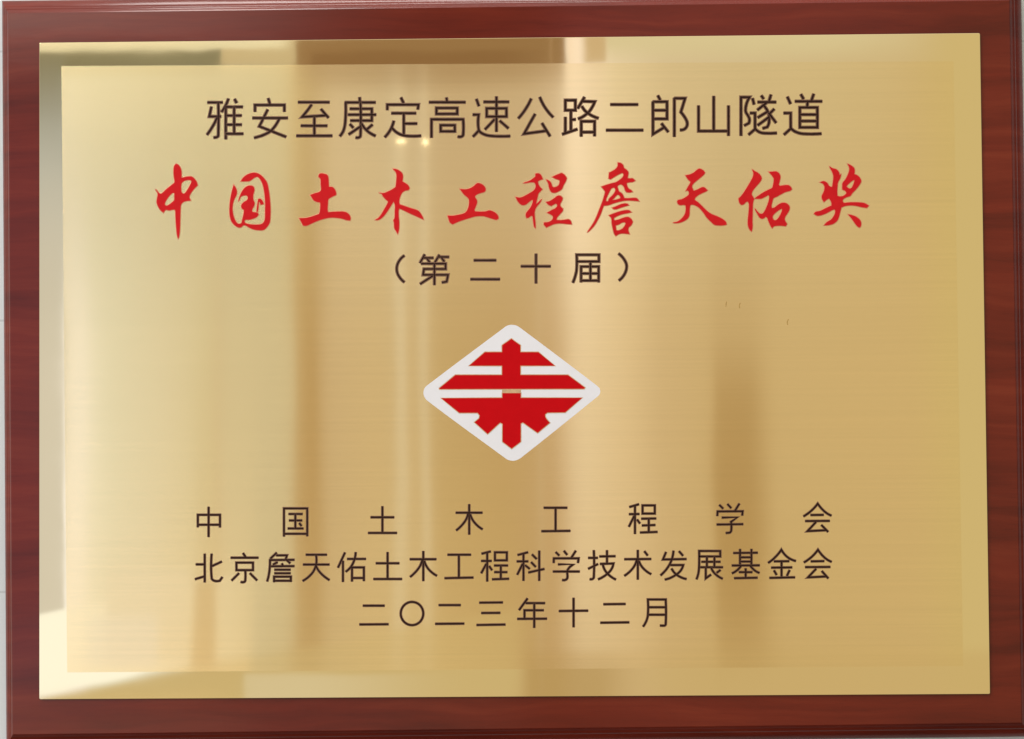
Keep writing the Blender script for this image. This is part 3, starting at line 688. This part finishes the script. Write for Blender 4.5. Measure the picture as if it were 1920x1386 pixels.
FOUNDATION = [[[(-18038,-10917),(-18042,-12575)],[(-18557,-11529),(-18065,-11532)],[(-18609,-12395),(-18067,-12237)],[(-17633,-10920),(-17637,-12340),(-17485,-12492),(-17156,-12495),(-17009,-12284)],[(-17610,-11635),(-17042,-11377)]],[[(-15784,-10891),(-15623,-11139)],[(-16504,-11154),(-14889,-11164)],[(-16176,-11443),(-15204,-11449),(-15205,-11887),(-16177,-11881),(-16176,-11443)],[(-15661,-11900),(-15663,-12504),(-15739,-12579),(-15926,-12573)],[(-16031,-12064),(-16458,-12484)],[(-15383,-12068),(-14970,-12483)]],[[(-13810,-10879),(-14176,-11214)],[(-13836,-11030),(-13203,-11034),(-13290,-11285)],[(-12774,-11299),(-14201,-11305),(-14244,-11984),(-14373,-12547)],[(-13762,-11433),(-14025,-11568)],[(-13280,-11260),(-13018,-11499)],[(-13509,-11511),(-13423,-11672)],[(-14142,-11668),(-12776,-11666)],[(-13940,-11870),(-13004,-11876)],[(-13941,-12077),(-13005,-12083)],[(-13968,-12590),(-13967,-12278),(-12981,-12284),(-12982,-12581)],[(-13943,-12515),(-13007,-12521)]],[[(-12090,-11006),(-10866,-11014)],[(-12255,-11579),(-10717,-11589)],[(-11498,-11020),(-11501,-11599),(-11741,-12101),(-12284,-12535)],[(-11501,-11649),(-11260,-12054),(-10721,-12495)]],[[(-9799,-10895),(-10207,-11768)],[(-9917,-11383),(-9923,-12600)],[(-9664,-11268),(-8577,-11275)],[(-9167,-10884),(-9347,-11562),(-9754,-12013)],[(-9393,-12579),(-9388,-11764),(-8691,-11768),(-8695,-12558)],[(-9392,-12382),(-8694,-12387)]],[[(-7296,-10896),(-7305,-12456)],[(-7982,-11531),(-6618,-11540)],[(-8128,-12451),(-6462,-12461)]],[[(-5200,-10849),(-5210,-12580)],[(-5985,-11307),(-4445,-11317)],[(-5263,-11362),(-5483,-11839),(-5976,-12339)],[(-5142,-11413),(-4903,-11893),(-4416,-12283)]],[[(-3772,-11060),(-2414,-11069)],[(-3116,-11099),(-3125,-12407)],[(-3958,-12427),(-2282,-12402)]],[[(-1252,-10885),(-1778,-11013)],[(-1454,-10949),(-1467,-12629)],[(-1806,-11435),(-1206,-11439)],[(-1520,-11613),(-1811,-12149)],[(-1344,-11740),(-1184,-11977)],[(-1000,-10937),(-304,-10942),(-308,-11409),(-1004,-11405),(-1000,-10937)],[(-1051,-11706),(-249,-11711)],[(-1039,-12093),(-293,-12098)],[(-1173,-12510),(-195,-12486)],[(-663,-11719),(-669,-12483)]],[[(932,-10950),(331,-11102)],[(669,-11038),(657,-12602)],[(277,-11473),(943,-11478)],[(614,-11626),(297,-12248)],[(765,-11703),(1025,-11916)],[(1173,-11077),(1433,-11340)],[(1119,-11529),(1379,-11802)],[(1593,-10868),(1579,-12608)],[(953,-12126),(1882,-11926)]],[[(2561,-10950),(2761,-11148)],[(3040,-10878),(3225,-11110)],[(3731,-10882),(3465,-11293)],[(2434,-11573),(2447,-11311),(3893,-11321),(3855,-11582)],[(2696,-11665),(3613,-11671),(3247,-11995),(3228,-12447),(3126,-12567),(2930,-12576)],[(2390,-12080),(3947,-12090)]],[[(4789,-10864),(4775,-12432),(4688,-12532),(4542,-12536)],[(4463,-11299),(5012,-11303)],[(4457,-11933),(5024,-11660)],[(5560,-10869),(5553,-11608)],[(5118,-11218),(6045,-11209)],[(5150,-11656),(5930,-11635),(5699,-12111),(5031,-12554)],[(5301,-11657),(5523,-12160),(6058,-12571)]],[[(7363,-10866),(7346,-12574)],[(6577,-11388),(8133,-11388)],[(7292,-11443),(7061,-11919),(6568,-12353)],[(7417,-11494),(7665,-11923),(8124,-12272)],[(7750,-10934),(7934,-11181)]],[[(9008,-10992),(8827,-11418),(10196,-11402)],[(9447,-10920),(9227,-11682),(8682,-12341)],[(9252,-11747),(10007,-11752),(9801,-12137),(9345,-12451),(8931,-12589)],[(9325,-11959),(9648,-12337),(10184,-12571)],[(9773,-10947),(9997,-11205)]],[[(10942,-11256),(12175,-11264),(12178,-10947),(10946,-10939),(10937,-11743),(10897,-12195),(10777,-12580)],[(11080,-11568),(12181,-11575)],[(11001,-11884),(12319,-11892)],[(11395,-11284),(11388,-11871)],[(11832,-11287),(11826,-11874)],[(11323,-11896),(11316,-12533),(11620,-12320)],[(11639,-11923),(11862,-12276),(12296,-12565)],[(12176,-12052),(11963,-12211)]],[[(12946,-11068),(14359,-11062)],[(13336,-10845),(13325,-11783)],[(14000,-10849),(13989,-11788)],[(13356,-11322),(13974,-11326)],[(13353,-11568),(13971,-11572)],[(12853,-11795),(14466,-11796)],[(13385,-11809),(13171,-12058),(12857,-12252)],[(13918,-11812),(14176,-12090),(14446,-12237)],[(13650,-11976),(13644,-12523)],[(13260,-12184),(14034,-12189)],[(12980,-12534),(14332,-12517)]],[[(16579,-11558),(16095,-11324),(15748,-10895),(15391,-11320),(14975,-11653)],[(15313,-11570),(16192,-11566)],[(15750,-11583),(15739,-12501)],[(15148,-11936),(16359,-11928)],[(15307,-12102),(15449,-12359)],[(16211,-12093),(16056,-12413)],[(15040,-12532),(16517,-12506)]],[[(18663,-11622),(18254,-11363),(17883,-10909),(17527,-11309),(17060,-11642)],[(17463,-11584),(18237,-11574)],[(17132,-11918),(18584,-11917)],[(17754,-12027),(17276,-12516),(18376,-12468)],[(18094,-12155),(18460,-12579)]]]
for ch in FOUNDATION:
    engraved('foundation_character', ch, 0.00048, 0.00088)
DATE = [[[(-8753,-14005),(-7496,-14013)],[(-8961,-15099),(-7275,-15094)]],[[(-5222,-14484),(-5233,-14602),(-5264,-14716),(-5313,-14822),(-5380,-14919),(-5462,-15002),(-5556,-15069),(-5661,-15118),(-5773,-15148),(-5887,-15158),(-6002,-15147),(-6113,-15116),(-6217,-15065),(-6311,-14997),(-6392,-14913),(-6458,-14815),(-6506,-14708),(-6535,-14594),(-6544,-14476),(-6534,-14358),(-6503,-14244),(-6454,-14137),(-6387,-14041),(-6305,-13958),(-6210,-13891),(-6106,-13841),(-5994,-13811),(-5879,-13802),(-5765,-13813),(-5653,-13844),(-5549,-13895),(-5455,-13963),(-5374,-14047),(-5309,-14144),(-5261,-14252),(-5232,-14366),(-5222,-14484)]],[[(-4311,-13997),(-3040,-14005)],[(-4520,-15091),(-2836,-15086)]],[[(-1930,-13871),(-568,-13864)],[(-1818,-14474),(-724,-14471)],[(-2100,-15171),(-427,-15155)]],[[(885,-13642),(391,-14312)],[(782,-13913),(1901,-13920)],[(700,-14816),(703,-14329),(1822,-14336)],[(286,-14829),(2004,-14829)],[(1276,-13931),(1265,-15346)]],[[(3580,-13634),(3566,-15325)],[(2723,-14387),(4415,-14377)]],[[(5329,-14006),(6608,-13999)],[(5143,-15084),(6814,-15069)]],[[(7631,-15319),(7820,-14999),(7914,-14649),(7923,-13746),(8964,-13753),(8950,-15182),(8873,-15276),(8622,-15270)],[(7954,-14198),(8935,-14204)],[(7950,-14634),(8930,-14640)]]]
for ch in DATE:
    engraved('date_character', ch, 0.00048, 0.00088)

# ------------------------------------------------------------------ the emblem
bm = bmesh.new()
fill(bm, [smooth_outline([pt(q) for q in [(81,2393),(376,2338),(637,2171),(5000,-1175),(5214,-1373),(5258,-1557),(5204,-1734),(5059,-1883),(578,-5410),(315,-5552),(66,-5589),(-209,-5522),(-437,-5370),(-4904,-2030),(-5099,-1753),(-5131,-1524),(-5064,-1295),(-4931,-1145),(-360,2232),(-149,2355)]], 4, math.radians(30))], FACE - 0.00016, FACE + 0.00002, 0)
bmesh.ops.recalc_face_normals(bm, faces=bm.faces)
emblem = mesh_object('emblem', bm, M_WHITE, plaque)
marks = [[(55,1585),(596,1187),(593,793),(1642,785),(2619,-43),(587,-27),(583,-551),(3368,-573),(4370,-1334),(4310,-1412),(-4191,-1367),(-4211,-1301),(-3254,-522),(-512,-543),(-508,-18),(-2463,-3),(-1506,810),(-502,802),(-499,1196)], [(-507,-1605),(594,-1613),(592,-1895),(4207,-1922),(3185,-2786),(2137,-2791),(2019,-2888),(2018,-3019),(2089,-3151),(2283,-3381),(1558,-3978),(692,-3356),(580,-3421),(572,-4481),(25,-4889),(-515,-4473),(-508,-3426),(-638,-3359),(-1377,-4022),(-2158,-3315),(-1881,-3088),(-1841,-2925),(-1958,-2773),(-3039,-2765),(-4116,-1879),(-509,-1887)]]
for mk in marks:
    pl = [pt(q) for q in mk]
    bm = bmesh.new()
    fill(bm, [grow(pl, 0.00032, False)], FACE - 0.00020, FACE - 0.00015, 1)
    fill(bm, [grow(pl, -0.00012, False)], FACE - 0.00023, FACE - 0.000201, 0)
    bmesh.ops.recalc_face_normals(bm, faces=bm.faces)
    mesh_object('emblem_mark', bm, [M_ENRED, M_GILT], emblem)
bm = bmesh.new()
fill(bm, [[pt(q) for q in [(-519,-1421),(609,-1404),(594,-1613),(-507,-1618)]]], FACE - 0.000185, FACE - 0.00015, 0)
bmesh.ops.recalc_face_normals(bm, faces=bm.faces)
mesh_object('brass_strip', bm, M_GILT, emblem)

# small nicks in the brass, right of the middle
for pl in [[(12702,3646),(12668,3364)],[(13514,3577),(13450,3420),(13480,3263)],[(16316,2582),(16251,2426),(16281,2269)]]:
    bm = bmesh.new()
    stroke(bm, [pt(q) for q in pl], 0.00012, 0.0003, FACE - 0.000004, FACE - 0.00002, 0, 0)
    bmesh.ops.recalc_face_normals(bm, faces=bm.faces)
    mesh_object('nick', bm, M_NICK, plate)
